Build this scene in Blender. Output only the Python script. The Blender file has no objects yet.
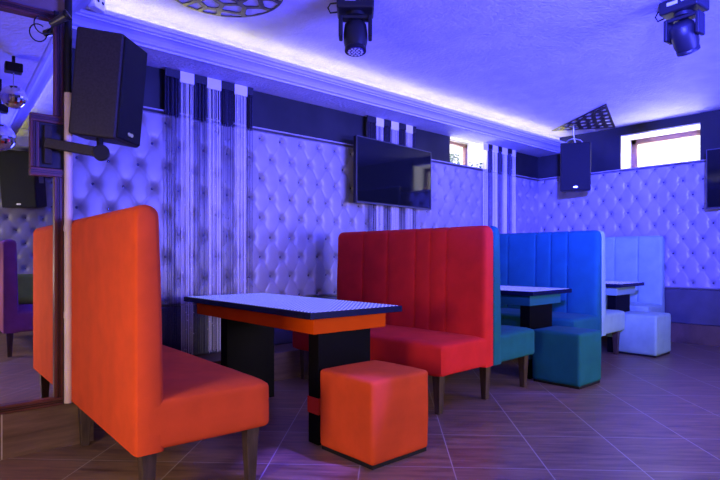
import bpy, bmesh, math, random
from mathutils import Vector, Matrix, noise
C = bpy.context.scene.collection
SC = bpy.context.scene
R_ = math.radians
PI = math.pi
random.seed(7)

# ------------------------------------------------------------------ materials
def mat(name, col=(.5, .5, .5), rough=.5, metal=0., emit=None, estr=0., spec=.5, sheen=0., coat=0.):
    m = bpy.data.materials.new(name); m.use_nodes = True
    b = m.node_tree.nodes['Principled BSDF']
    b.inputs['Base Color'].default_value = (*col, 1); b.inputs['Roughness'].default_value = rough
    b.inputs['Metallic'].default_value = metal; b.inputs['Specular IOR Level'].default_value = spec
    b.inputs['Sheen Weight'].default_value = sheen; b.inputs['Coat Weight'].default_value = coat
    if emit: b.inputs['Emission Color'].default_value = (*emit, 1); b.inputs['Emission Strength'].default_value = estr
    return m
def nd(m, t, **kw):
    n = m.node_tree.nodes.new(t)
    for k, v in kw.items(): setattr(n, k, v)
    return n
def vary(m, c1, c2, scale=6., detail=4., bump=0., bscale=60., stretch=(1, 1, 1), rough=None, lo=.35, hi=.65):
    t = m.node_tree; b = t.nodes['Principled BSDF']
    tc = nd(m, 'ShaderNodeTexCoord'); mp = nd(m, 'ShaderNodeMapping'); mp.inputs['Scale'].default_value = stretch
    t.links.new(tc.outputs['Object'], mp.inputs['Vector'])
    n = nd(m, 'ShaderNodeTexNoise'); n.inputs['Scale'].default_value = scale; n.inputs['Detail'].default_value = detail
    t.links.new(mp.outputs[0], n.inputs['Vector'])
    r = nd(m, 'ShaderNodeValToRGB'); r.color_ramp.elements[0].position = lo; r.color_ramp.elements[1].position = hi
    r.color_ramp.elements[0].color = (*c1, 1); r.color_ramp.elements[1].color = (*c2, 1)
    t.links.new(n.outputs['Fac'], r.inputs[0]); t.links.new(r.outputs[0], b.inputs['Base Color'])
    if bump:
        n2 = nd(m, 'ShaderNodeTexNoise'); n2.inputs['Scale'].default_value = bscale; n2.inputs['Detail'].default_value = 5
        t.links.new(mp.outputs[0], n2.inputs['Vector'])
        bp = nd(m, 'ShaderNodeBump'); bp.inputs['Strength'].default_value = bump; bp.inputs['Distance'].default_value = .01
        t.links.new(n2.outputs['Fac'], bp.inputs['Height']); t.links.new(bp.outputs[0], b.inputs['Normal'])
    return m
def velvet(name, c):
    m = mat(name, c, .88, sheen=.16, spec=.15)
    m.node_tree.nodes['Principled BSDF'].inputs['Sheen Tint'].default_value = (*[min(1, x * 1.3 + .05) for x in c], 1)
    return vary(m, tuple(x * .88 for x in c), tuple(min(1, x * 1.08) for x in c), 7, 5, .12, 220, lo=.3, hi=.7)

M = {}
M['orange'] = velvet('orange velvet', (.60, .064, .012))
M['red'] = velvet('red velvet', (.58, .018, .018))
M['teal'] = velvet('teal velvet', (.008, .10, .13))
M['pale'] = velvet('pale mint velvet', (.25, .40, .30))
M['purple'] = velvet('purple velvet', (.26, .07, .16))
M['green'] = velvet('green velvet', (.32, .46, .04))
M['leg'] = vary(mat('dark wood', (.05, .03, .02), .45), (.035, .02, .013), (.07, .042, .03), 8, stretch=(6, 6, 1))
M['black'] = mat('black plastic', (.010, .010, .012), .42, spec=.3)
M['gloss_black'] = mat('gloss black laminate', (.004, .004, .005), .35, spec=.05)
M['grille'] = vary(mat('grille', (.008, .009, .010), .6, spec=.15), (.005, .006, .007), (.011, .012, .014), 180, 2, .4, 300)
M['cab'] = vary(mat('speaker shell', (.02, .016, .013), .5, spec=.25), (.018, .014, .011), (.028, .022, .018), 90, 2, .15, 300)
M['white'] = mat('white plastic', (.8, .8, .78), .4)
M['silver'] = mat('brushed silver', (.6, .6, .64), .3, 1)
M['btn'] = mat('shade-darkened crystal button', (.16, .16, .26), .12, 1)  # silver buttons coloured dark to stand in for shade in the tuft pits
M['bezel'] = mat('dark grey bezel', (.10, .10, .12), .35, .6)
M['chrome'] = mat('chrome', (.85, .85, .9), .12, 1)
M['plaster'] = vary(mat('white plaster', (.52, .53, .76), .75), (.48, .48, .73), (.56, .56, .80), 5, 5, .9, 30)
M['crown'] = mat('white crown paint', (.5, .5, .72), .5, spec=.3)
M['band'] = vary(mat('navy gloss panel', (.02, .022, .022), .4, spec=.2), (.016, .018, .018), (.024, .026, .028), 3)
M['leather'] = vary(mat('silver leatherette', (.27, .25, .27), .36), (.24, .225, .24), (.30, .28, .30), 4, 4, .05, 150)
M['grey_leather'] = vary(mat('charcoal leatherette', (.055, .055, .068), .4), (.05, .05, .06), (.065, .065, .08), 5, 3, .08, 160)
M['maroon'] = vary(mat('maroon frame', (.085, .022, .016), .38), (.07, .017, .012), (.11, .03, .022), 6, stretch=(1, 1, 1))
M['maroon_dark'] = mat('dark maroon groove', (.025, .007, .006), .4)
M['mirror'] = mat('mirror glass', (.86, .87, .88), .012, 1)
M['pipe'] = vary(mat('cream pipe', (.62, .48, .43), .5), (.55, .41, .37), (.68, .54, .49), 5)
M['led'] = mat('warm led', (1, .95, .7), .5, emit=(1., .90, .06), estr=13)
M['brown_frame'] = vary(mat('brown window frame', (.16, .07, .05), .45), (.13, .055, .04), (.2, .09, .065), 6)
M['reveal'] = mat('white reveal', (.9, .9, .9), .6)
M['leaf'] = vary(mat('leaf green', (.06, .16, .03), .5), (.04, .12, .02), (.12, .26, .06), 20)
M['screen'] = mat('tv screen', (.006, .007, .008), .05, spec=.35)
M['white_string'] = mat('white string', (.74, .72, .80), .35)
M['black_string'] = vary(mat('black glitter string', (.02, .02, .05), .3, .3), (.02, .02, .05), (.12, .12, .24), 120, 2, lo=.5, hi=.75)
M['black_fringe'] = vary(mat('dense black fringe', (.006, .006, .012), .4), (.006, .006, .012), (.07, .07, .12), 140, 2, lo=.6, hi=.75)
M['fret'] = mat('black fretwork', (.018, .012, .02), .35)
M['facet'] = mat('mirror facets', (.9, .9, .92), .06, 1)
M['lens'] = mat('violet lens', (.04, .03, .16), .1)
M['red_accent'] = mat('red accent laminate', (.5, .03, .02), .5, spec=.1)
M['apron'] = vary(mat('orange laminate', (.60, .068, .001), .6, spec=.04), (.57, .06, .001), (.64, .076, .001), 3)
M['olive'] = mat('olive metal', (.06, .06, .035), .35, .5)
M['foam'] = mat('display grey', (.45, .47, .55), .4)

def floor_mat(name, rot, lx, ly, bw, bh, c1, c2, rough=.3):
    m = mat(name, rough=rough); t = m.node_tree; b = t.nodes['Principled BSDF']
    tc = nd(m, 'ShaderNodeTexCoord'); mp = nd(m, 'ShaderNodeMapping')
    mp.inputs['Rotation'].default_value = rot; mp.inputs['Location'].default_value = (lx, ly, 0)
    t.links.new(tc.outputs['Object'], mp.inputs[0])
    br = nd(m, 'ShaderNodeTexBrick', offset=0.); br.offset_frequency = 1
    br.inputs['Scale'].default_value = 1; br.inputs['Brick Width'].default_value = bw; br.inputs['Row Height'].default_value = bh
    br.inputs['Mortar Size'].default_value = .0034; br.inputs['Mortar Smooth'].default_value = .3
    br.inputs['Color1'].default_value = (.0, .0, .0, 1); br.inputs['Color2'].default_value = (1, 1, 1, 1); br.inputs['Mortar'].default_value = (.5, .5, .5, 1)
    t.links.new(mp.outputs[0], br.inputs['Vector'])
    # wood grain stretched along the tile, offset per tile
    ad = nd(m, 'ShaderNodeVectorMath', operation='MULTIPLY_ADD'); ad.inputs[1].default_value = (3.1, 1.7, 5.3)
    t.links.new(br.outputs['Color'], ad.inputs[0]); t.links.new(mp.outputs[0], ad.inputs[2])
    st = nd(m, 'ShaderNodeMapping'); st.inputs['Scale'].default_value = (1.1, 9, 2); t.links.new(ad.outputs[0], st.inputs[0])
    n = nd(m, 'ShaderNodeTexNoise'); n.inputs['Scale'].default_value = 2.6; n.inputs['Detail'].default_value = 8; n.inputs['Roughness'].default_value = .62
    t.links.new(st.outputs[0], n.inputs['Vector'])
    r = nd(m, 'ShaderNodeValToRGB'); r.color_ramp.elements[0].position = .32; r.color_ramp.elements[1].position = .7
    r.color_ramp.elements[0].color = (*c1, 1); r.color_ramp.elements[1].color = (*c2, 1)
    t.links.new(n.outputs['Fac'], r.inputs[0])
    mx = nd(m, 'ShaderNodeMix', data_type='RGBA'); t.links.new(br.outputs['Fac'], mx.inputs['Factor'])
    t.links.new(r.outputs[0], mx.inputs[6]); mx.inputs[7].default_value = (.40, .34, .30, 1)
    t.links.new(mx.outputs[2], b.inputs['Base Color'])
    rr = nd(m, 'ShaderNodeMapRange'); rr.inputs[3].default_value = rough; rr.inputs[4].default_value = rough + .16
    t.links.new(n.outputs['Fac'], rr.inputs[0]); t.links.new(rr.outputs[0], b.inputs['Roughness'])
    bp = nd(m, 'ShaderNodeBump'); bp.inputs['Strength'].default_value = .12; bp.inputs['Distance'].default_value = .004
    t.links.new(n.outputs['Fac'], bp.inputs['Height']); t.links.new(bp.outputs[0], b.inputs['Normal'])
    return m
M['floor'] = floor_mat('wood look floor tile', (0, 0, R_(45)), -.336, -.23, .487, .53, (.10, .055, .032), (.30, .18, .105), .28)
M['plinth'] = floor_mat('wood look wall tile', (R_(90), 0, 0), .363, -.27, .9, .53, (.075, .04, .022), (.17, .095, .055), .4)
M['plinthR'] = floor_mat('wood look wall tile side', (R_(90), 0, R_(90)), .1, -.27, .9, .53, (.075, .04, .022), (.17, .095, .055), .4)

def top_mat():
    m = mat('dotted glass top', (.02, .03, .12), .5, spec=.08); t = m.node_tree; b = t.nodes['Principled BSDF']
    tc = nd(m, 'ShaderNodeTexCoord'); br = nd(m, 'ShaderNodeTexBrick', offset=0.); br.offset_frequency = 1
    br.inputs['Scale'].default_value = 1; br.inputs['Brick Width'].default_value = .034; br.inputs['Row Height'].default_value = .034
    br.inputs['Mortar Size'].default_value = .010; br.inputs['Mortar Smooth'].default_value = .1
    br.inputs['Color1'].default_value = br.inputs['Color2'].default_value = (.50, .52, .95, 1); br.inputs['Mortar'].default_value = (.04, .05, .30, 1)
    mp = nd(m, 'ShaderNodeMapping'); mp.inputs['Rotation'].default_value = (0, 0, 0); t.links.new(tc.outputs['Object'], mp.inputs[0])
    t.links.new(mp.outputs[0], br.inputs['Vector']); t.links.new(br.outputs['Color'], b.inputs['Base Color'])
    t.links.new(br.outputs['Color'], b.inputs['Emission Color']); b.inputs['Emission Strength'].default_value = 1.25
    return m
M['dots'] = top_mat()
M['blue_edge'] = mat('dark blue table edge', (.003, .006, .03), .25, spec=.2)

def glass_mat():
    m = bpy.data.materials.new('window glass'); m.use_nodes = True; t = m.node_tree; t.nodes.clear()
    o = t.nodes.new('ShaderNodeOutputMaterial'); mx = t.nodes.new('ShaderNodeMixShader'); tr = t.nodes.new('ShaderNodeBsdfTransparent'); g = t.nodes.new('ShaderNodeBsdfGlossy')
    g.inputs['Roughness'].default_value = .02; mx.inputs[0].default_value = .08
    t.links.new(tr.outputs[0], mx.inputs[1]); t.links.new(g.outputs[0], mx.inputs[2]); t.links.new(mx.outputs[0], o.inputs[0])
    return m
M['glass'] = glass_mat()

# ------------------------------------------------------------------ mesh helpers
def box(bm, x0, x1, y0, y1, z0, z1, mtx=None):
    v = [bm.verts.new(p) for p in ((x0, y0, z0), (x1, y0, z0), (x1, y1, z0), (x0, y1, z0), (x0, y0, z1), (x1, y0, z1), (x1, y1, z1), (x0, y1, z1))]
    for f in ((3, 2, 1, 0), (4, 5, 6, 7), (0, 1, 5, 4), (1, 2, 6, 5), (2, 3, 7, 6), (3, 0, 4, 7)): bm.faces.new([v[i] for i in f])
    if mtx: bmesh.ops.transform(bm, matrix=mtx, verts=v)
    return v
def cyl(bm, p0, p1, r0, r1=None, n=20, cap=True):
    r1 = r0 if r1 is None else r1
    p0, p1 = Vector(p0), Vector(p1); d = (p1 - p0).normalized()
    q = d.to_track_quat('Z', 'Y'); A, B = [], []
    for i in range(n):
        t = 2 * PI * i / n; o = q @ Vector((math.cos(t), math.sin(t), 0))
        A.append(bm.verts.new(p0 + o * r0)); B.append(bm.verts.new(p1 + o * r1))
    for i in range(n): bm.faces.new((A[i], A[(i + 1) % n], B[(i + 1) % n], B[i]))
    if cap: bm.faces.new(A[::-1]); bm.faces.new(B)
def tube(bm, pts, r, n=8):
    P = [Vector(p) for p in pts]; rings = []
    for i, p in enumerate(P):
        d = (P[min(i + 1, len(P) - 1)] - P[max(i - 1, 0)]).normalized(); q = d.to_track_quat('Z', 'Y')
        rings.append([bm.verts.new(p + q @ Vector((math.cos(2 * PI * k / n) * r, math.sin(2 * PI * k / n) * r, 0))) for k in range(n)])
    for a, b in zip(rings, rings[1:]):
        for k in range(n): bm.faces.new((a[k], a[(k + 1) % n], b[(k + 1) % n], b[k]))
    bm.faces.new(rings[0][::-1]); bm.faces.new(rings[-1])
def poly_prism(bm, pts, z0, z1):
    A = [bm.verts.new((x, y, z0)) for x, y in pts]; B = [bm.verts.new((x, y, z1)) for x, y in pts]; n = len(pts)
    bm.faces.new(A[::-1]); bm.faces.new(B)
    for i in range(n): bm.faces.new((A[i], A[(i + 1) % n], B[(i + 1) % n], B[i]))
def obj(name, bm, m, parent=None, bevel=0, seg=3, smooth=False, loc=None, kind=None, label=None):
    bmesh.ops.recalc_face_normals(bm, faces=bm.faces)
    me = bpy.data.meshes.new(name); bm.to_mesh(me); bm.free()
    o = bpy.data.objects.new(name, me); C.objects.link(o); me.materials.append(m)
    if bevel:
        md = o.modifiers.new('bevel', 'BEVEL'); md.width = bevel; md.segments = seg; md.limit_method = 'ANGLE'; md.angle_limit = R_(40); md.harden_normals = True; smooth = True
    if smooth:
        for p in me.polygons: p.use_smooth = True
        if not bevel:
            me.set_sharp_from_angle(angle=R_(50))
    if parent: o.parent = parent
    if loc: o.location = loc
    if kind: o['kind'] = kind
    if label: o['label'] = label
    return o
def thing(name, label, cat, loc=(0, 0, 0), rotz=0, group=None):
    o = bpy.data.objects.new(name, None); C.objects.link(o); o.empty_display_size = .1
    o.location = loc; o.rotation_euler = (0, 0, rotz); o['label'] = label; o['category'] = cat
    if group: o['group'] = group
    return o
def struct(name, bm, m, **k): return obj(name, bm, m, kind='structure', **k)
def sbox(name, b, m, **k):
    bm = bmesh.new(); box(bm, *b); return struct(name, bm, m, **k)
def pbox(name, b, m, parent, **k):
    bm = bmesh.new(); box(bm, *b); return obj(name, bm, m, parent, **k)

# ------------------------------------------------------------------ room
XR, YB, YF, XL = 7.82, 4.52, -2.4, -1.6      # right wall, back wall, front wall (behind camera), left wall
ZS, ZC, ZT, ZG, ZP = 2.673, 2.918, 2.31, .69, .25   # soffit, ceiling, tuft top, tuft bottom, plinth top
sbox('floor', (XL - .2, XR + .5, YF - .2, YB + .5, -.1, 0), M['floor'])
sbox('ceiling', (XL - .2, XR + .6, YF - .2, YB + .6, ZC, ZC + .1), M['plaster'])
W1 = (5.616, 6.48); W2 = (2.236, 3.223); W3 = (-.1, .8)
bm = bmesh.new()
box(bm, XL - .2, W1[0], YB, YB + .2, 0, ZC); box(bm, W1[0], W1[1], YB, YB + .42, 0, ZT); box(bm, W1[1], XR + .6, YB, YB + .42, 0, ZC); box(bm, W1[0] - .2, W1[0], YB + .2, YB + .42, ZT, ZC); box(bm, W1[0], W1[1], YB + .01, YB + .42, 2.76, ZC)
struct('wall_back', bm, M['reveal'])
bm = bmesh.new()
box(bm, XR, XR + .42, YF - .2, W3[0], 0, ZC); box(bm, XR, XR + .42, W3[0], W3[1], 0, ZT); box(bm, XR, XR + .42, W3[0], W3[1], 2.787, ZC)
box(bm, XR, XR + .42, W3[1], W2[0], 0, ZC); box(bm, XR, XR + .42, W2[0], W2[1], 0, ZT); box(bm, XR, XR + .42, W2[0], W2[1], 2.787, ZC); box(bm, XR, XR + .42, W2[1], YB, 0, ZC)
struct('wall_right', bm, M['reveal'])
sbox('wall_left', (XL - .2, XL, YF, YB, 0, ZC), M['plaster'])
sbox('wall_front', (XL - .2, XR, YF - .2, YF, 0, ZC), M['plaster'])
# partition carrying the mirror
sbox('wall_partition', (XL, .873, 3.53, 3.95, 0, ZC), vary(mat('brown partition paint', (.16, .10, .09), .5), (.15, .09, .08), (.2, .13, .12), 3))
sbox('baseboard_partition', (XL, 1.003, 3.505, 4.1, 0, ZP), M['plinth'])
# plinth ledges
sbox('baseboard_back', (1.0, XR, 4.11, YB, 0, ZP), M['plinth'], bevel=.006)
sbox('baseboard_right', (XR - .03, XR, YF, 4.11, 0, ZP), M['plinthR'])
sbox('baseboard_front', (XL, XR, YF, YF + .03, 0, ZP), M['plinth'])

# windows: frame > glass
def window(name, axis, a0, a1, pos, z0, z1, f=.07):
    bm = bmesh.new(); dd = .05
    def bb(u0, u1, w0, w1):
        if axis == 'x': box(bm, u0, u1, pos, pos + dd, w0, w1)
        else: box(bm, pos, pos + dd, u0, u1, w0, w1)
    bb(a0, a0 + f, z0, z1); bb(a1 - f, a1, z0, z1); bb(a0, a1, z0, z0 + f * .6); bb(a0, a1, z1 - f, z1)
    o = struct(name, bm, M['brown_frame'], bevel=.006, seg=2)
    bm = bmesh.new()
    if axis == 'x': box(bm, a0 + f, a1 - f, pos + .02, pos + .028, z0 + f * .6, z1 - f)
    else: box(bm, pos + .02, pos + .028, a0 + f, a1 - f, z0 + f * .6, z1 - f)
    obj('window_glass', bm, M['glass'], o)
window('window_1', 'x', *W1, YB + .34, ZT, 2.745, .045)
window('window_2', 'y', *W2, XR + .34, ZT, 2.787)
window('window_3', 'y', *W3, XR + .34, ZT, 2.787)

# soffits and crown moulding around the raised ceiling
LX, LY = 1.08, 3.95          # lip of the tray
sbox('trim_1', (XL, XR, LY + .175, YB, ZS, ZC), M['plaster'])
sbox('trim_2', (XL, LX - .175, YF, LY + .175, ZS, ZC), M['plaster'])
prof = [(.18, ZS), (.155, ZS), (.155, ZS + .016), (.13, ZS + .022), (.12, ZS + .034), (.10, ZS + .05), (.075, ZS + .06), (.05, ZS + .064), (.05, ZS + .074), (.03, ZS + .078), (.02, ZS + .092), (0, ZS + .098), (0, ZS + .128), (.02, ZS + .128), (.02, ZS + .118), (.18, ZS + .118)]
bm = bmesh.new(); rows = []
for d, z in prof:
    rows.append([bm.verts.new((XR, LY + d, z)), bm.verts.new((LX - d, LY + d, z)), bm.verts.new((LX - d, YF, z))])
for i in range(len(rows)):
    a, b = rows[i], rows[(i + 1) % len(rows)]
    for k in range(2): bm.faces.new((a[k], a[k + 1], b[k + 1], b[k]))
struct('trim_3', bm, M['crown'])
# front-wall soffit, mirrored trim seen only in the mirror
sbox('trim_4', (LX - .175, XR, YF, YF + .45, ZS, ZC), M['plaster'])

# LED strips lying in the cove trough
def led(label, b):
    bm = bmesh.new(); box(bm, *b); o = obj('led_strip', bm, M['led']); o['label'] = label; o['category'] = 'led strip'
led('warm LED strip glowing behind the long crown moulding by the back wall', (LX, XR - .02, LY + .06, LY + .075, ZS + .119, ZS + .134))
led('warm LED strip glowing behind the short crown moulding near the mirror', (LX - .075, LX - .06, YF + .5, LY + .02, ZS + .119, ZS + .134))

# navy gloss bands above the padding
sbox('trim_5', (.9, W1[0], YB - .03, YB - .001, ZT, ZS), M['band'])
sbox('trim_6', (W1[1], XR, YB - .03, YB - .001, ZT, ZS), M['band'])
sbox('trim_7', (XR - .03, XR - .001, W2[1], YB - .03, ZT, ZC), M['band'])
sbox('trim_8', (XR - .05, XR - .001, W3[1], W2[0], ZT, ZC), M['band'])
sbox('trim_9', (XR - .035, XR - .001, W2[0], W2[1] + .05, 2.80, ZC), M['band'], bevel=.004, seg=2)
sbox('trim_10', (XL, XR, YF, YF + .03, ZT, ZS), M['band'])
bm = bmesh.new(); box(bm, 1.0, XR, YB - .078, YB - .002, ZT - .001, ZT + .012); struct('trim_11', bm, M['crown'] if 0 else M['leather'])
sbox('trim_12', (XR - .075, XR - .002, YF, YB - .07, ZT - .001, ZT + .012), M['leather'])

# ------------------------------------------------------------------ tufted padding
TW, TP = .228, .187
def tuft_h(u, z):
    s = u / TW + z / (2 * TP); t = u / TW - z / (2 * TP)
    ds = abs(s - round(s)); dt = abs(t - round(t))
    # distance to closest button
    j = round(z / TP); best = 9
    for jj in (j - 1, j, j + 1):
        off = (jj % 2) * .5; i = round(u / TW - off)
        best = min(best, math.hypot(u - (i + off) * TW, z - jj * TP))
    line = .75 * math.exp(-(ds / .045) ** 2) + .5 * math.exp(-(dt / .045) ** 2)
    near = math.exp(-best / .055)
    puff = (math.sin(PI * (s % 1)) * math.sin(PI * (t % 1))) ** .5
    pit = math.exp(-(best / .027) ** 1.4)
    return .064 + .005 * puff - .048 * pit - line * (.0022 + .012 * near * (1 - pit))
def tufted(name, label, to_world, u0, u1, step, z0, z1, seen, ou=0., oz=0.):
    root = thing(name, label, 'padded panel', (0, 0, 0), 0, None)
    nu = int((u1 - u0) / step); nz = int((z1 - z0) / max(.010, step))
    bm = bmesh.new(); g = []
    for i in range(nu + 1):
        u = u0 + (u1 - u0) * i / nu; col = []
        for k in range(nz + 1):
            z = z0 + (z1 - z0) * k / nz
            e = min(1, (z - z0) / .03, (z1 - z) / .03)
            h = tuft_h(u - ou, z - oz) * max(0, e) ** .5 + .004
            col.append(bm.verts.new(to_world(u, h, z)))
        g.append(col)
    for i in range(nu):
        for k in range(nz): bm.faces.new((g[i][k], g[i + 1][k], g[i + 1][k + 1], g[i][k + 1]))
    o = obj('upholstery', bm, M['leather'], root)
    for p in o.data.polygons: p.use_smooth = True
    pts = []
    for j in range(int(z0 / TP) - 1, int(z1 / TP) + 2):
        z = j * TP + oz
        if not (z0 + .035 < z < z1 - .035): continue
        off = (j % 2) * .5
        for i in range(int(u0 / TW) - 2, int(u1 / TW) + 2):
            u = (i + off) * TW + ou
            if u0 + .02 < u < u1 - .02: pts.append((u, z))
    bm = bmesh.new(); bmesh.ops.create_uvsphere(bm, u_segments=10, v_segments=6, radius=.0125)
    b0 = obj('button', bm, M['btn'], root, smooth=True)
    me = b0.data
    vis = sorted([p for p in pts if seen(*p)], key=lambda p: seen(*p))
    near = vis[:100]; ns = set(near); rest = [p for p in pts if p not in ns]
    for n, (u, z) in enumerate(near):
        b = b0 if n == 0 else b0.copy()
        if n: C.objects.link(b)
        b.parent = root; b.location = to_world(u, .024, z)
    if rest:
        bm = bmesh.new()
        for u, z in rest:
            bmesh.ops.create_uvsphere(bm, u_segments=8, v_segments=5, radius=.0125, matrix=Matrix.Translation(to_world(u, .024, z)))
        obj('buttons_far', bm, M['btn'], root, smooth=True, kind='stuff').name = 'button_rows'
    return root
def seenL(u, z): return math.hypot(u, 4.5) + (5 if z < .95 else 0) + (5 if 3.7 < u < 5.1 and z > 1.7 else 0)
def seenR(v, z): return math.hypot(7.8, v) + (6 if v < 2.0 else 0)
tufted('tufted_wall_panel', 'silver button-tufted leatherette panel along the long back wall behind the wall television', lambda u, h, z: (u, YB - h, z), 1.0, XR - .04, .009, ZG, ZT, seenL, .025, -.018)
tufted('tufted_wall_panel', 'silver button-tufted leatherette panel on the right-hand end wall below the wide window', lambda u, h, z: (XR - h, u, z), -.6, YB - .04, .009, ZG, ZT, seenR, .045, .03)
tufted('tufted_wall_panel', 'button-tufted leatherette panel reflected in the maroon-framed mirror', lambda u, h, z: (u, YF + h, z), XL + .05, 3.6, .02, ZG, ZT, lambda u, z: math.hypot(u - 1, 0))
# charcoal padding under the tufts
sbox('trim_13', (1.0, XR, YB - .06, YB - .001, ZP, ZG), M['grey_leather'], bevel=.015)
sbox('trim_14', (XR - .06, XR - .001, YF + .04, YB - .06, ZP, ZG), M['grey_leather'], bevel=.015)

# ------------------------------------------------------------------ booth benches
def smooth_box(x0, x1, y0, y1, z0, z1, r, seed=0, crown=.0, nz=.0025, div=12):
    """rounded upholstery block: grid box shrunk onto an inner box plus radius r"""
    bm = bmesh.new(); bmesh.ops.create_cube(bm, size=2)
    bmesh.ops.subdivide_edges(bm, edges=bm.edges[:], cuts=div, use_grid_fill=True)
    cx, cy, cz = (x0 + x1) / 2, (y0 + y1) / 2, (z0 + z1) / 2; hx, hy, hz = (x1 - x0) / 2, (y1 - y0) / 2, (z1 - z0) / 2
    for v in bm.verts:
        # concentrate the grid near edges
        s = Vector([math.copysign(abs(c) ** .55, c) if abs(c) > 1e-6 else 0 for c in v.co])
        p = Vector((s.x * hx, s.y * hy, s.z * hz))
        q = Vector((max(-hx + r, min(hx - r, p.x)), max(-hy + r, min(hy - r, p.y)), max(-hz + r, min(hz - r, p.z))))
        dlt = p - q
        if dlt.length > 1e-9: p = q + dlt.normalized() * r
        if crown and s.z > .5: p.z += crown * (1 - s.x ** 2) * (1 - s.y ** 2)
        w = noise.noise(Vector((p.x * 6 + seed, p.y * 6, p.z * 6))) * nz
        p += (dlt.normalized() if dlt.length > 1e-9 else Vector((0, 0, 0))) * w
        v.co = p + Vector((cx, cy, cz))
    return bm
def back_bm(d, L, z0, z1, tb, tt, seams, r=.045):
    """backrest lofted along y; rear plane at x=0, front face towards d*x; vertical channel seams pull in"""
    prof = []       # (x, z, front weight)
    nfr = 12
    prof.append((.0, z0 + .0, 0))
    for k in range(9): prof.append((0.0, z0 + (z1 - z0 - r) * (k + 1) / 9, 0))
    for k in range(1, 8):
        t = PI * k / 8; c = tt / 2
        prof.append((c - math.cos(t) * c, z1 - r + math.sin(t) * r, max(0, -math.cos(t))))
    for k in range(nfr + 1):
        f = k / nfr; prof.append((tt + (tb - tt) * f, z1 - r + (z0 - z1 + r) * f, 1))
    ys = [0, .004, .012, .025, .045]
    y = .07
    marks = sorted(seams)
    while y < L - .07: ys.append(y); y += .05
    ys += [L - .045, L - .025, L - .012, L - .004, L]
    for s in marks: ys += [s - .02, s - .01, s - .004, s, s + .004, s + .01, s + .02]
    ys = sorted(set(round(a, 4) for a in ys))
    bm = bmesh.new(); rings = []
    er = .045
    for y in ys:
        e = min(y, L - y); sh = er - math.sqrt(max(0, er * er - max(0, er - e) ** 2)) if e < er else 0
        sd = min([abs(y - s) for s in marks] + [9]); g = .012 * math.exp(-(sd / .007) ** 2)
        ring = []
        for x, z, w in prof:
            xx = x - w * g
            bul = .005 * w * min(1, sd / .05) * math.sin(PI * min(1, max(0, (z - z0) / (z1 - z0))))
            xx += bul - sh * w * .6 + (sh * .25 if w == 0 else 0)
            zz = z - (sh * .8 if z > z1 - r - .001 else 0) - (.005 * math.exp(-(sd / .012) ** 2) if z > z1 - r else 0)
            nn = noise.noise(Vector((y * 5, z * 5, d * 3 + x))) * .003
            ring.append(bm.verts.new((d * (xx + (nn if w else 0)), y, zz)))
        rings.append(ring)
    n = len(prof)
    for a, b in zip(rings, rings[1:]):
        for k in range(n): bm.faces.new((a[k], a[(k + 1) % n], b[(k + 1) % n], b[k]))
    bm.faces.new(rings[0]); bm.faces.new(rings[-1][::-1])
    return bm
def leg_bm(x, y, z, s=.034):
    bm = bmesh.new(); rs = []
    for zz, w in ((0, s * .62), (z, s)):
        rs.append([bm.verts.new((x + a * w, y + b * w, zz)) for a, b in ((-1, -1), (1, -1), (1, 1), (-1, 1))])
    for k in range(4): bm.faces.new((rs[0][k], rs[0][(k + 1) % 4], rs[1][(k + 1) % 4], rs[1][k]))
    bm.faces.new(rs[0][::-1]); bm.faces.new(rs[1]); return bm
ZB, ZSEAT, ZBK = .27, .50, 1.345
def half(root, d, m, L, seams, seed, depth=.655, tb=.125, tt=.10, names=('seat', 'backrest'), lab=None, zt=ZBK):
    # seat block runs under the backrest
    s = obj(names[0], smooth_box(*( (0.001, depth) if d > 0 else (-depth, -.001)), 0, L, ZB, ZSEAT, .035, seed, .012), m, root, smooth=True, label=lab and lab + ' seat')
    b = obj(names[1], back_bm(d, L, ZB + .19 if names[0] == 'x' else ZB, zt, tb, tt, seams), m, root, smooth=True, label=lab and lab + ' backrest')
    return s, b
SEAMS = [.375, .54, .70, 1.02, 1.33]
def legs(root, pts):
    for x, y in pts: obj('leg', leg_bm(x, y, ZB + .01), M['leg'], root, bevel=.004, seg=2)
b1 = thing('booth_bench', 'orange velvet high-backed bench in the left foreground, next to the mirror', 'bench', (.82, 2.30, 0), R_(-2.5), 'high-backed velvet booth benches')
half(b1, 1, M['orange'], 1.75, [.5, .85, 1.2, 1.5], 3, .645, .13, .105, zt=1.325)
legs(b1, [(.07, .07), (.57, .08), (.07, 1.16), (.57, 1.6)])
b2 = thing('booth_bench', 'back-to-back velvet bench, red on one side and teal on the other, in the middle', 'bench', (3.56, 2.42, 0), R_(2.0), 'high-backed velvet booth benches')
half(b2, -1, M['red'], 1.70, SEAMS, 11, lab='red velvet')
half(b2, 1, M['teal'], 1.70, SEAMS, 17, lab='teal velvet')
legs(b2, [(-.58, .08), (0, .08), (.58, .08), (-.58, 1.6), (0, 1.6), (.58, 1.6)])
b3 = thing('booth_bench', 'back-to-back velvet bench, teal facing left and pale mint facing right', 'bench', (5.72, 2.555, 0), R_(2.0), 'high-backed velvet booth benches')
half(b3, -1, M['teal'], 1.55, [.33, .52, .70, 1.05, 1.3], 23, lab='teal velvet', zt=1.385)
half(b3, 1, M['pale'], 1.55, [.33, .52, .70, 1.05, 1.3], 29, lab='pale mint velvet', zt=1.385)
legs(b3, [(-.58, .08), (0, .08), (.58, .08), (-.58, 1.45), (0, 1.45), (.58, 1.45)])
b4 = thing('booth_bench', 'pale mint velvet bench standing against the right-hand tufted wall', 'bench', (7.70, 2.62, 0), R_(1.0), 'high-backed velvet booth benches')
half(b4, -1, M['pale'], 1.45, [.30, .60, .9, 1.2], 31, .60, zt=1.385)
legs(b4, [(-.07, .08), (-.53, .08), (-.07, 1.35), (-.53, 1.35)])
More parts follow.
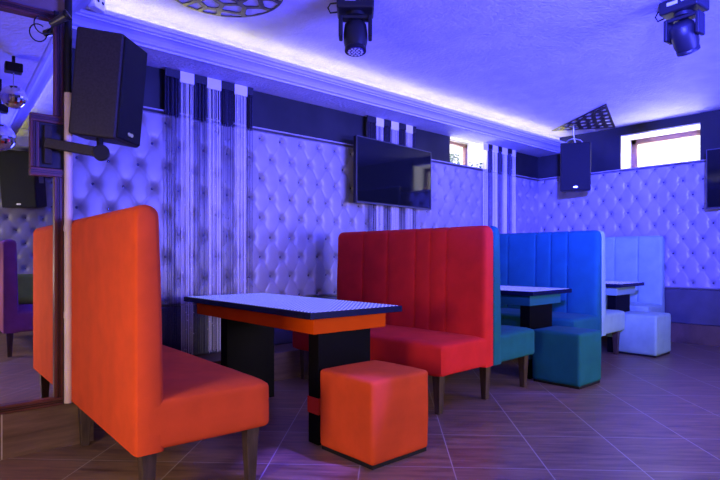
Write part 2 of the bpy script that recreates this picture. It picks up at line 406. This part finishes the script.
b5 = thing('booth_bench', 'purple velvet bench visible only as a reflection in the mirror', 'bench', (.80, -1.85, 0), 0, 'high-backed velvet booth benches')
half(b5, 1, M['purple'], 1.86, [.4, .8, 1.2], 37, .66, .15, .13, zt=1.30)
legs(b5, [(.07, 1.78), (.58, 1.78), (.07, .1), (.58, .1)])
cu = obj('cushion', smooth_box(-.22, .22, -.08, .08, -.19, .19, .07, 5, 0, .006), M['green'], smooth=True, loc=(1.17, -.97, .70))
cu.rotation_euler = (R_(10), 0, R_(8)); cu['label'] = 'green cushion on the purple bench reflected in the mirror'; cu['category'] = 'cushion'

# ------------------------------------------------------------------ stools
def stool(x0, x1, y0, y1, h, m, label, seed, crown=.012):
    w, l = x1 - x0, y1 - y0
    t = thing('cube_stool', label, 'stool', (x0, y0, 0), 0, 'cube-shaped velvet stools')
    pbox('base', (.012, w - .012, .012, l - .012, 0, .022), M['black'], t)
    obj('upholstery', smooth_box(0, w, 0, l, .018, h, .022, seed, crown, .004, 14), m, t, smooth=True)
    bm = bmesh.new()          # stitched seam piping round the lid
    zz = h - .035; pr = .0022
    tube(bm, [(-.0005, -.0005, zz), (w, -.0005, zz), (w, l, zz), (-.0005, l, zz), (-.0005, 0, zz)], pr, 6)
    return t
s1 = stool(1.922, 2.368, 2.040, 2.488, .46, M['orange'], 'orange velvet cube stool in front of the nearest table', 41)
stool(4.38, 4.79, 2.14, 2.585, .462, M['teal'], 'teal velvet cube stool beside the teal bench seat', 43)
stool(6.39, 6.84, 2.26, 2.69, .462, M['pale'], 'pale mint velvet cube stool furthest from the mirror', 47)

# ------------------------------------------------------------------ tables
def table(x, y, rot, label, w=.72, l=1.70, m_apron=None, zt=.792):
    t = thing('booth_table', label, 'table', (x, y, 0), rot, 'tables between the booth benches')
    z = zt
    pbox('tabletop', (0, w, 0, l, z - .038, z), M['blue_edge'], t, bevel=.003, seg=2)
    pbox('glass_inlay', (.022, w - .022, .022, l - .022, z - .01, z + .0015), M['dots'], t, label='glass top with a grid of tiny bright dots')
    pbox('apron', (.075, w - .075, .075, l - .075, z - .135, z - .038), m_apron, t, bevel=.004, seg=2)
    for yy in (.11, 1.24):
        p = pbox('pedestal', (.135, .545, yy, yy + .1, 0, z - .135), M['gloss_black'], t, bevel=.004, seg=2)
        if yy < 1: pbox('accent_band', (.131, .549, yy - .004, yy + .104, .18, .275), M['red_accent'] if m_apron is M['apron'] else m_apron, p)
    return t
table(1.812, 2.42, R_(-1.0), 'dotted glass-topped table with orange apron beside the orange bench', m_apron=M['apron'])
table(4.30, 2.52, R_(1), 'dotted glass-topped table between the red-teal and teal-mint benches', m_apron=mat('teal laminate', (.012, .10, .14), .5, spec=.2), zt=.80)
table(6.25, 2.58, R_(1), 'dotted glass-topped table furthest right, beside the pale mint bench', w=.70, l=1.6, m_apron=mat('mint laminate', (.2, .34, .28), .5, spec=.2), zt=.80)

# ------------------------------------------------------------------ mirror with a notch for the speaker bracket
MROT = -2.3
mr = thing('wall_mirror', 'large maroon-framed wall mirror at the left edge, notched around the speaker bracket', 'mirror', (0, 0, 0))
mx0, mx1, mz0, mz1 = -1.3, .834, .25, 2.50; nx, nz0, nz1 = .668, 1.562, 1.912; fw = .046
bm = bmesh.new()
for b in ((mx0, nx, mz0, mz1), (nx, mx1 - .02, mz0, nz0), (nx, mx1 - .02, nz1, mz1)): box(bm, b[0], b[1], 3.508, 3.515, b[2], b[3])
bmesh.ops.rotate(bm, verts=bm.verts, cent=(mx1, 3.51, 0), matrix=Matrix.Rotation(R_(MROT), 3, 'Z'))
obj('mirror_glass', bm, M['mirror'], mr)
def frame_seg(x0, x1, z0, z1):
    bm = bmesh.new(); box(bm, x0, x1, 3.488, 3.528, z0, z1); o = obj('frame_rail', bm, M['maroon'], mr, bevel=.004, seg=2)
    # raised bead along the rail
    bm = bmesh.new()
    if x1 - x0 > z1 - z0:
        c = (z0 + z1) / 2; box(bm, x0, x1, 3.482, 3.49, c - .008, c - .003); box(bm, x0, x1, 3.482, 3.49, c + .003, c + .008)
    else:
        c = (x0 + x1) / 2; box(bm, c - .008, c - .003, 3.482, 3.49, z0, z1); box(bm, c + .003, c + .008, 3.482, 3.49, z0, z1)
    obj('bead', bm, M['maroon_dark'], o)
frame_seg(mx0, mx1, mz0, mz0 + fw); frame_seg(mx0, mx1, mz1 - fw, mz1); frame_seg(mx0, mx0 + fw, mz0 + fw, mz1 - fw)
frame_seg(mx1 - fw, mx1, mz0 + fw, nz0); frame_seg(mx1 - fw, mx1, nz1, mz1 - fw)
frame_seg(nx, nx + fw, nz0 + fw, nz1 - fw); frame_seg(nx, mx1, nz0, nz0 + fw); frame_seg(nx, mx1, nz1 - fw, nz1)

# wall pipe beside the mirror
pp = thing('wall_pipe', 'cream vertical pipe running down beside the mirror frame', 'pipe', (.858, 3.475, 0))
bm = bmesh.new(); cyl(bm, (0, 0, .26), (0, 0, 2.05), .022); obj('tube', bm, M['pipe'], pp, smooth=True)
for z in (.75, 1.25, 1.72): bm = bmesh.new(); cyl(bm, (0, 0, z), (0, 0, z + .035), .0245); obj('coupling', bm, M['pipe'], pp, smooth=True)
bm = bmesh.new(); cyl(bm, (0, 0, 2.05), (0, 0, 2.60), .020); obj('cable_sleeve', bm, M['black'], pp, smooth=True)

# ------------------------------------------------------------------ speakers
def speaker(label, loc, rotz, tilt, fw_, h, dep, rw):
    """front faces local -y; trapezoid plan"""
    t = thing('loudspeaker', label, 'speaker', loc, rotz, 'black wall-hung loudspeakers')
    t.rotation_euler = (tilt, 0, rotz)
    bm = bmesh.new(); poly_prism(bm, [(-fw_ / 2, 0), (fw_ / 2, 0), (rw[1], dep), (rw[0], dep)], -h / 2, h / 2)
    obj('cabinet', bm, M['cab'], t, bevel=.014, seg=3)
    pbox('grille', (-fw_ / 2 + .012, fw_ / 2 - .012, -.012, .004, -h / 2 + .012, h / 2 - .012), M['grille'], t, bevel=.008, seg=3)
    bm = bmesh.new()       # oval badge with two small notches
    for s in (-1, 1):
        A = [bm.verts.new((s * .014 + .017 * math.cos(a), -.016, -h / 2 + .055 + .011 * math.sin(a))) for a in [2 * PI * k / 16 for k in range(16)]]
        bm.faces.new(A)
        B = [bm.verts.new((v.co.x, -.012, v.co.z)) for v in A]
        for k in range(16): bm.faces.new((A[k], A[(k + 1) % 16], B[(k + 1) % 16], B[k]))
    obj('badge', bm, M['silver'], t, label='small pale oval badge low on the grille')
    return t
# near speaker: front edge from (1.07,3.26) to (1.276,3.45)
fx, fy = (1.073 + 1.276) / 2, (3.26 + 3.45) / 2
ang = math.atan2(.19, .206)
sp1 = speaker('large black loudspeaker on an arm beside the mirror, upper left', (fx, fy - .0, 2.085), ang, R_(5.0), .285, .61, .235, (-.225, -.06))
sp3 = speaker('large black loudspeaker reflected at the left edge of the mirror', (1.12, -2.0, 2.2), R_(215), R_(8), .5, .80, .42, (-.17, .17))
pbox('side_handle', (-.228, -.215, .14, .26, -.05, .05), M['silver'], sp3)
pbox('wall_mount', (-.05, .05, .40, .47, -.10, .10), M['black'], sp3)
sb = thing('speaker_bracket', 'black wall bracket with a swivel arm holding the speaker beside the mirror', 'bracket', (0, 0, 0))
pbox('wall_plate', (.705, .838, 3.50, 3.53, 1.61, 1.87), M['black'], sb, bevel=.004, seg=2)
pbox('rail', (.735, .775, 3.475, 3.50, 1.63, 1.85), M['cab'], sb, bevel=.004, seg=2)
bm = bmesh.new(); A = Vector((.755, 3.465, 1.745)); B = Vector((.985, 3.32, 1.70))
d = (B - A); ln = d.length; mt = Matrix.Translation(A) @ Matrix.Rotation(math.atan2(d.y, d.x), 4, 'Z') @ Matrix.Rotation(-math.atan2(d.z, math.hypot(d.x, d.y)), 4, 'Y')
box(bm, -.02, ln, -.018, .018, -.028, .028, mt); obj('arm', bm, M['cab'], sb, bevel=.006, seg=2)
bm = bmesh.new(); cyl(bm, (.985, 3.30, 1.70), (1.0, 3.345, 1.70), .045, n=24); obj('swivel_knob', bm, M['black'], sb, bevel=.006)
bm = bmesh.new(); cyl(bm, (.992, 3.335, 1.70), (.995, 3.37, 1.84), .018, n=16); obj('pole', bm, M['black'], sb, smooth=True)

sp2 = speaker('small-looking black loudspeaker hanging in the far corner beside the window', (7.16, 3.56, 2.336), R_(-57), R_(4), .40, .66, .30, (-.12, .12))
hb = thing('speaker_hanger', 'thin metal hanger holding up the loudspeaker in the far corner', 'bracket', (0, 0, 0))
bm = bmesh.new(); tube(bm, [(7.24, 3.60, 2.66), (7.23, 3.62, 2.78), (7.22, 3.62, 2.915)], .009); obj('rod', bm, M['silver'], hb, smooth=True)
bm = bmesh.new(); tube(bm, [(7.12, 3.70, 2.665), (7.17, 3.66, 2.72), (7.23, 3.62, 2.74), (7.30, 3.56, 2.72), (7.34, 3.52, 2.665)], .008); obj('yoke', bm, M['silver'], hb, smooth=True)
bm = bmesh.new(); box(bm, 7.18, 7.26, 3.58, 3.66, 2.90, 2.917); obj('ceiling_plate', bm, M['silver'], hb)

# ------------------------------------------------------------------ televisions
def tv(label, w, h, loc, rotz, back):
    t = thing('television', label, 'television', loc, rotz, 'flat-screen televisions on the walls')
    pbox('housing', (-w / 2, w / 2, 0, .045, -h / 2, h / 2), M['black'], t, bevel=.006, seg=2)
    pbox('screen', (-w / 2 + .012, w / 2 - .012, -.003, .002, -h / 2 + .022, h / 2 - .012), M['screen'], t)
    bm = bmesh.new(); e = .009
    for b in ((-w / 2, w / 2, h / 2 - e, h / 2), (-w / 2, w / 2, -h / 2, -h / 2 + e * 1.4), (-w / 2, -w / 2 + e, -h / 2, h / 2), (w / 2 - e, w / 2, -h / 2, h / 2)): box(bm, b[0], b[1], -.006, .006, b[2], b[3])
    obj('bezel', bm, M['bezel'], t)
    pbox('wall_mount', (-.18, .18, .045, back, -.16, .16), M['black'], t)
    return t
tv('flat-screen television hanging on the long tufted wall above the booths', 1.30, .705, ((3.79 + 5.09) / 2, (4.27 + 4.36) / 2, 2.03), math.atan2(.09, 1.30), .13)
tv('flat-screen television cut off at the right edge of the picture', 1.26, .72, (7.55, 2.108 - .63, 2.046), R_(-90), .20)

# ------------------------------------------------------------------ string curtains
def curtain(x0, x1, white, label, group, y=4.42, dens=1.0, seed=0):
    rnd = random.Random(seed)
    t = thing('string_curtain', label, 'curtain', ((x0 + x1) / 2, y, 0), 0, group)
    w = (x1 - x0) / 2; m = M['white_string'] if white else M['black_string']
    ztop = 2.668; zh = 2.575 if white else 2.60
    pbox('header', (-w, w, -.006, .006, zh, ztop), m if white else M['black_fringe'], t)
    bm = bmesh.new(); n = max(3, int((x1 - x0) / (.0062 if white else .0085) * dens))
    for k in range(n):
        x = -w + .003 + (2 * w - .006) * (k + .5 + rnd.uniform(-.3, .3)) / n
        r = .0017 if white else .0019
        yy = rnd.uniform(-.012, .012); pts = []
        sw = rnd.uniform(-.006, .006); zb = .262 + rnd.uniform(0, .03)
        q = [(x, yy, zh + .005), (x + sw * .5, yy, 1.6), (x + sw, yy, zb)]
        tube(bm, q, r, 3)
        for _ in range(2 if white else 4):
            zz = rnd.uniform(.3, 2.5); box(bm, x - .003, x + .003, yy - .003, yy + .003, zz, zz + .007)
    obj('strings', bm, m, t, kind='stuff')
    if not white:      # the dark panels are denser at the top
        bm = bmesh.new(); n2 = int((x1 - x0) / .006)
        for k in range(n2):
            x = -w + 2 * w * (k + .5) / n2
            tube(bm, [(x, .016, 2.61), (x, .016, 2.29 + rnd.uniform(-.02, .02))], .0031, 4)
        obj('upper_fringe', bm, M['black_fringe'], t, kind='stuff')
    return t
def cgroup(xs, cols, where, seed):
    nw = nb = 0
    ordn = ['first', 'second', 'third', 'fourth']
    for k in range(len(cols)):
        wh = cols[k] == 'w'
        if wh: nw += 1; i = nw
        else: nb += 1; i = nb
        curtain(xs[k], xs[k + 1], wh, '%s string curtain, %s %s one from the left %s' % ('white' if wh else 'black glitter', ordn[i - 1], 'white' if wh else 'black', where), 'string curtains ' + where, seed=seed + k)
cgroup([1.815, 1.944, 2.068, 2.188, 2.321, 2.454, 2.583, 2.646], 'bwbwbwb', 'behind the nearest table', 100)
cgroup([4.084, 4.221, 4.34, 4.459, 4.583, 4.707, 4.823, 4.885], 'bwbwbwb', 'behind the wall television', 200)
cgroup([6.244, 6.356, 6.466, 6.597, 6.698, 6.835, 6.954, 7.046], 'wbwbwbw', 'beside the small window', 300)

# ------------------------------------------------------------------ ceiling fretwork
def clip(poly, p, n):
    out = []
    for i in range(len(poly)):
        a, b = poly[i], poly[(i + 1) % len(poly)]
        da = (a[0] - p[0]) * n[0] + (a[1] - p[1]) * n[1]; db = (b[0] - p[0]) * n[0] + (b[1] - p[1]) * n[1]
        if da <= 0: out.append(a)
        if (da < 0 < db) or (db < 0 < da):
            t = da / (da - db); out.append((a[0] + t * (b[0] - a[0]), a[1] + t * (b[1] - a[1])))
    return out
def fret(name, label, outline, seeds, z, gap, parent_name='lattice', rim=.02):
    bm = bmesh.new()
    for i, s in enumerate(seeds):
        poly = outline[:]
        for j, q in enumerate(seeds):
            if i == j: continue
            poly = clip(poly, ((s[0] + q[0]) / 2, (s[1] + q[1]) / 2), (q[0] - s[0], q[1] - s[1]))
            if len(poly) < 3: break
        if len(poly) < 3: continue
        cx = sum(p[0] for p in poly) / len(poly); cy = sum(p[1] for p in poly) / len(poly)
        angs = sorted([math.atan2(p[1] - cy, p[0] - cx) for p in poly] + [-PI + 2 * PI * (k + .31) / 26 for k in range(26)])
        O = []; 
        for a in angs:
            best = 9
            for k in range(len(poly)):
                (x1, y1), (x2, y2) = poly[k], poly[(k + 1) % len(poly)]
                ex, ey = x2 - x1, y2 - y1; den = math.cos(a) * ey - math.sin(a) * ex
                if abs(den) < 1e-12: continue
                t = ((x1 - cx) * ey - (y1 - cy) * ex) / den; u = ((x1 - cx) * math.sin(a) - (y1 - cy) * math.cos(a)) / den
                if t > 0 and -1e-6 <= u <= 1 + 1e-6: best = min(best, t)
            O.append(best if best < 9 else .001)
        n = len(O)
        sm = O[:]
        for _ in range(4): sm = [(sm[k - 1] + sm[k] + sm[(k + 1) % n]) / 3 for k in range(n)]
        I = [max(.15 * O[k], min(sm[k], O[k]) - gap) for k in range(n)]
        vo = [bm.verts.new((cx + O[k] * math.cos(angs[k]), cy + O[k] * math.sin(angs[k]), z)) for k in range(n)]
        vi = [bm.verts.new((cx + I[k] * math.cos(angs[k]), cy + I[k] * math.sin(angs[k]), z)) for k in range(n)]
        for k in range(n):
            try: bm.faces.new((vo[k], vo[(k + 1) % n], vi[(k + 1) % n], vi[k]))
            except ValueError: pass
    bmesh.ops.remove_doubles(bm, verts=bm.verts, dist=.0004)
    o = obj(name, bm, M['fret']); md = o.modifiers.new('solid', 'SOLIDIFY'); md.thickness = .007; md.offset = 0
    o['label'] = label; o['category'] = 'ceiling panel'; return o
rnd = random.Random(12)
cx, cy, rr = 1.80, 3.375, .40
circ = [(cx + rr * math.cos(2 * PI * k / 64), cy + rr * math.sin(2 * PI * k / 64)) for k in range(64)]
sd = []
while len(sd) < 30:
    a, r = rnd.uniform(0, 2 * PI), rr * math.sqrt(rnd.random()) * .97
    p = (cx + r * math.cos(a), cy + r * math.sin(a))
    if all(math.hypot(p[0] - q[0], p[1] - q[1]) > .095 for q in sd): sd.append(p)
    elif rnd.random() < .002: break
fret('ceiling_medallion', 'round black cut-out medallion fixed to the ceiling near the top edge', circ, sd, ZC - .006, .017)
tri = [(6.47, 2.84), (7.74, 3.27), (7.27, 3.97)]
sd = []
A0, B0, C0 = tri
for r_ in range(7):
    f = (r_ + .5) / 7           # rows parallel to view-horizontal (perpendicular to the camera axis direction)
    cnt = 1 + r_
    p0 = (A0[0] + (C0[0] - A0[0]) * f, A0[1] + (C0[1] - A0[1]) * f); p1 = (A0[0] + (B0[0] - A0[0]) * f, A0[1] + (B0[1] - A0[1]) * f)
    for k in range(cnt):
        g = (k + .5) / cnt + rnd.uniform(-.08, .08) / cnt; sd.append((p0[0] + (p1[0] - p0[0]) * g + rnd.uniform(-.02, .02), p0[1] + (p1[1] - p0[1]) * g + rnd.uniform(-.02, .02)))
fret('ceiling_fretwork', 'triangular black cut-out panel fixed to the ceiling in the far corner', tri, sd, ZC - .006, .031)

# ------------------------------------------------------------------ moving-head stage lights
def moving_head(name_label, loc, rz, tilt, s=1.0, pan=0, display=True):
    t = thing('stage_light', name_label, 'stage light', loc, rz, 'moving-head stage lights on the ceiling')
    t.scale = (s, s, s)
    bm = bmesh.new(); box(bm, -.11, .11, -.085, .085, -.085, -.002); b = obj('base', bm, M['black'], t, bevel=.012, seg=2)
    pbox('display', (-.06, .0, -.0875, -.084, -.045, -.025), M['foam'], b)
    pbox('button_strip', (.02, .075, -.0875, -.084, -.04, -.03), M['foam'], b)
    bm = bmesh.new(); tube(bm, [(-.108, 0, -.02), (-.15, 0, -.025), (-.165, 0, -.05), (-.15, 0, -.08), (-.108, 0, -.075)], .005); obj('safety_cable', bm, M['black'], b, smooth=True)
    bm = bmesh.new(); cyl(bm, (0, 0, -.085), (0, 0, -.105), .055); obj('swivel', bm, M['black'], t, smooth=True)
    y = bpy.data.objects.new('yoke', None)
    bm = bmesh.new(); box(bm, -.098, .098, -.035, .035, -.125, -.10); box(bm, -.100, -.076, -.045, .045, -.235, -.105); box(bm, .076, .100, -.045, .045, -.235, -.105)
    yk = obj('yoke', bm, M['black'], t, bevel=.008, seg=2)
    bm = bmesh.new()
    mt = Matrix.Translation((0, 0, -.205)) @ Matrix.Rotation(tilt, 4, 'X')
    prof = [(.0, .075), (.045, .072), (.066, .05), (.072, .0), (.070, -.06), (.062, -.09), (.064, -.092), (.064, -.112), (.052, -.112)]
    ringp = None
    for r, z in prof:
        ring = [bm.verts.new(mt @ Vector((max(r, .001) * math.cos(2 * PI * k / 24), max(r, .001) * math.sin(2 * PI * k / 24), z))) for k in range(24)]
        if ringp:
            for k in range(24): bm.faces.new((ringp[k], ringp[(k + 1) % 24], ring[(k + 1) % 24], ring[k]))
        else: bm.faces.new(ring)
        ringp = ring
    bm.faces.new(ringp[::-1])
    hd = obj('lamp_head', bm, M['black'], t, smooth=True)
    bm = bmesh.new(); cyl(bm, mt @ Vector((0, 0, -.108)), mt @ Vector((0, 0, -.116)), .052); obj('lens', bm, M['lens'], hd)
    bm = bmesh.new()
    for k in range(19):
        r, a = (0, 0) if k == 0 else ((.02, k * PI / 3) if k < 7 else (.039, k * PI / 6))
        cyl(bm, mt @ Vector((r * math.cos(a), r * math.sin(a), -.115)), mt @ Vector((r * math.cos(a), r * math.sin(a), -.119)), .0075, n=8)
    obj('lens_cell', bm, M['foam'], hd)
    return t
moving_head('black moving-head stage light with its lamp hanging straight down, top centre', (2.55, 2.88, ZC), R_(-42), R_(-8), 1.18)
moving_head('black moving-head stage light with its lamp tilted sideways, top right', (4.27, 1.33, ZC), R_(-95), R_(35), 1.18)

# disco balls seen in the mirror
def disco(label, loc, r):
    t = thing('disco_ball', label, 'disco ball', loc, 0, 'mirror balls reflected in the mirror')
    bm = bmesh.new(); bmesh.ops.create_uvsphere(bm, u_segments=28, v_segments=16, radius=r); obj('ball', bm, M['facet'], t)
    pbox('motor', (-.06, .06, -.05, .05, r + .10, r + .17), M['black'], t, bevel=.008, seg=2)
    bm = bmesh.new(); cyl(bm, (0, 0, r * .98), (0, 0, r + .11), .004, n=8); obj('spindle', bm, M['silver'], t)
    h = ZS - loc[2] - (r + .165)
    if h > 0: bm = bmesh.new(); cyl(bm, (0, 0, r + .165), (0, 0, ZS - loc[2] - .001), .012, n=10); obj('drop_rod', bm, M['black'], t)
    return t
disco('smaller mirror ball, upper one of the two reflected in the mirror', (.723, 2.037, 2.354), .09)
disco('larger mirror ball, lower one of the two reflected at the left edge', (.685, 1.315, 2.16), .12)

# small spotlight on top of the mirror frame, with cable loop
sl = thing('spotlight', 'small olive and black spotlight clamped at the top corner of the mirror frame', 'spotlight', (.80, 3.42, 2.44))
sl.scale = (.72, .72, .72)
bm = bmesh.new(); cyl(bm, (.03, -.05, .02), (-.06, .02, -.05), .034, .026, 20); obj('lamp_head', bm, M['olive'], sl, bevel=.004)
bm = bmesh.new(); cyl(bm, (.034, -.054, .023), (.05, -.066, .035), .042, .042, 20); obj('hood', bm, M['black'], sl, bevel=.003)
bm = bmesh.new(); box(bm, -.02, .02, .02, .12, .02, .05); box(bm, -.02, .02, .085, .12, .0, .10); obj('clamp', bm, M['black'], sl, bevel=.004, seg=2)
bm = bmesh.new(); tube(bm, [(-.04 + .06 * math.cos(a) - .07, .03, -.06 + .07 * math.sin(a)) for a in [PI * .3 + 2 * PI * k / 20 for k in range(19)]] + [(-.02, .03, .0)], .005); obj('cable', bm, M['black'], sl, smooth=True)
# white electrical box at the cove corner
eb = thing('socket_box', 'small white electrical box with two dark holes at the crown moulding corner', 'socket', (1.13, 3.88, 2.80), R_(35))
pbox('housing', (-.05, .05, -.03, .03, -.05, .05), M['white'], eb, bevel=.006, seg=2)
for s in (-1, 1): bm = bmesh.new(); cyl(bm, (s * .022, -.0295, 0), (s * .022, -.0315, 0), .011, n=14); obj('hole', bm, M['black'], eb)

# plants at the small window
def plant(label, x, y, z, h, n, seed):
    rnd = random.Random(seed)
    t = thing('window_plant', label, 'plant', (x, y, z), 0, 'plants at the small window')
    bm = bmesh.new()
    for k in range(5): a = rnd.uniform(0, 6.28); tube(bm, [(0, 0, 0), (.03 * math.cos(a), .02 * math.sin(a), h * .4), (.10 * math.cos(a), .03 * math.sin(a), h * .8)], .003, 5)
    obj('stem', bm, M['leaf'], t)
    bm = bmesh.new()
    for k in range(n):
        a = rnd.uniform(0, 6.28); rr_ = rnd.uniform(.01, .14); c = Vector((rr_ * math.cos(a), rr_ * .3 * math.sin(a), rnd.uniform(.15, 1) * h))
        d = Vector((rnd.uniform(-1, 1), rnd.uniform(-.4, .4), rnd.uniform(-.3, 1))).normalized(); s = Vector((rnd.uniform(-1, 1), rnd.uniform(-1, 1), rnd.uniform(-1, 1))).cross(d).normalized()
        l = rnd.uniform(.03, .055)
        v = [bm.verts.new(c + p) for p in (d * -l, s * l * .35, d * l, s * -l * .35)]; bm.faces.new(v)
    obj('foliage', bm, M['leaf'], t)
plant('leafy green plant outside the small window in the long wall', 6.46, 5.10, 2.40, .24, 70, 3)
plant('low green sprig on the sill at the right end of the small window', 6.36, 4.62, ZT + .003, .14, 24, 4)

# ------------------------------------------------------------------ lights
def area(name, loc, target, sx, sy, col, power, spread=180):
    l = bpy.data.lights.new(name, 'AREA'); l.shape = 'RECTANGLE'; l.size = sx; l.size_y = sy; l.color = col; l.energy = power; l.spread = R_(spread)
    o = bpy.data.objects.new(name, l); C.objects.link(o); o.location = loc
    o.rotation_euler = (Vector(target) - Vector(loc)).to_track_quat('-Z', 'Y').to_euler(); return o
def spot(name, loc, target, col, power, angle, blend=.5, rad=.05):
    l = bpy.data.lights.new(name, 'SPOT'); l.color = col; l.energy = power; l.spot_size = R_(angle); l.spot_blend = blend; l.shadow_soft_size = rad
    o = bpy.data.objects.new(name, l); C.objects.link(o); o.location = loc
    o.rotation_euler = (Vector(target) - Vector(loc)).to_track_quat('-Z', 'Y').to_euler(); return o
BLUE = (.045, .05, 1.0)
area('blue uplight', (5.0, -1.0, 1.5), (4.5, 1.5, 2.9), 4.2, .8, BLUE, 190, 88)
area('blue uplight near', (3.2, -1.4, 1.5), (2.0, 1.4, 2.9), 1.6, .8, BLUE, 135, 84)
area('blue wall wash', (4.6, -2.2, 2.45), (4.2, 4.4, 2.15), 3.6, .12, BLUE, 60, 40)
area('blue end wall wash', (-.7, -1.0, 2.45), (7.8, 3.3, 2.2), .5, .12, BLUE, 250, 35)
area('neutral key', (-1.25, 1.5, 1.15), (1.2, 2.5, .6), .7, .7, (1., .78, .60), 24, 120)
spot('neutral low fill', (-.25, -1.0, .92), (2.6, 3.0, -.55), (1., .80, .64), 52, 62, .35, .12)
area('neutral soft', (4.3, -2.0, 1.2), (4.2, 3.2, .3), 2.6, .6, (1., .82, .74), 34, 80)
spot('added blue floor glint', (2.6, .4, 2.7), (1.70, 2.36, 0), (.10, .05, 1.), 1500, 9)  # added lamp, imitates a blue reflection on the floor by the stool
spot('added blue floor glint far', (4.9, .7, .7), (3.85, 2.5, 0), (.08, .05, 1.), 330, 12)  # added low lamp for the blue floor reflection under the middle bench
area('neutral back corner', (-1.2, -1.6, 1.9), (1.6, -1.6, .7), .6, .6, (1., .86, .78), 34, 140)

area('daylight wide window', (8.26, 2.73, 2.50), (6.6, 2.4, 3.15), .80, .34, (1., .97, .95), 13, 150)
area('daylight small window', (6.05, 4.99, 2.52), (6.0, 4.0, 2.7), .75, .3, (1., .97, .95), 7, 150)
w = bpy.data.worlds.new('World'); SC.world = w; w.use_nodes = True
w.node_tree.nodes['Background'].inputs[0].default_value = (1, .98, .97, 1); w.node_tree.nodes['Background'].inputs[1].default_value = 2.2

# ------------------------------------------------------------------ camera
cam = bpy.data.cameras.new('Camera'); co = bpy.data.objects.new('Camera', cam); C.objects.link(co); SC.camera = co
co.location = (0, 0, 1.1); co.rotation_euler = (R_(90), 0, R_(48 - 90))
cam.sensor_width = 36; cam.lens = 545.5 / 720 * 36; cam.shift_y = 17.4 / 720; cam.clip_start = .02
SC.view_settings.view_transform = 'Standard'; SC.view_settings.look = 'None'
SC.cycles.use_denoising = True; SC.cycles.max_bounces = 8
SC.cycles.sample_clamp_indirect = 6
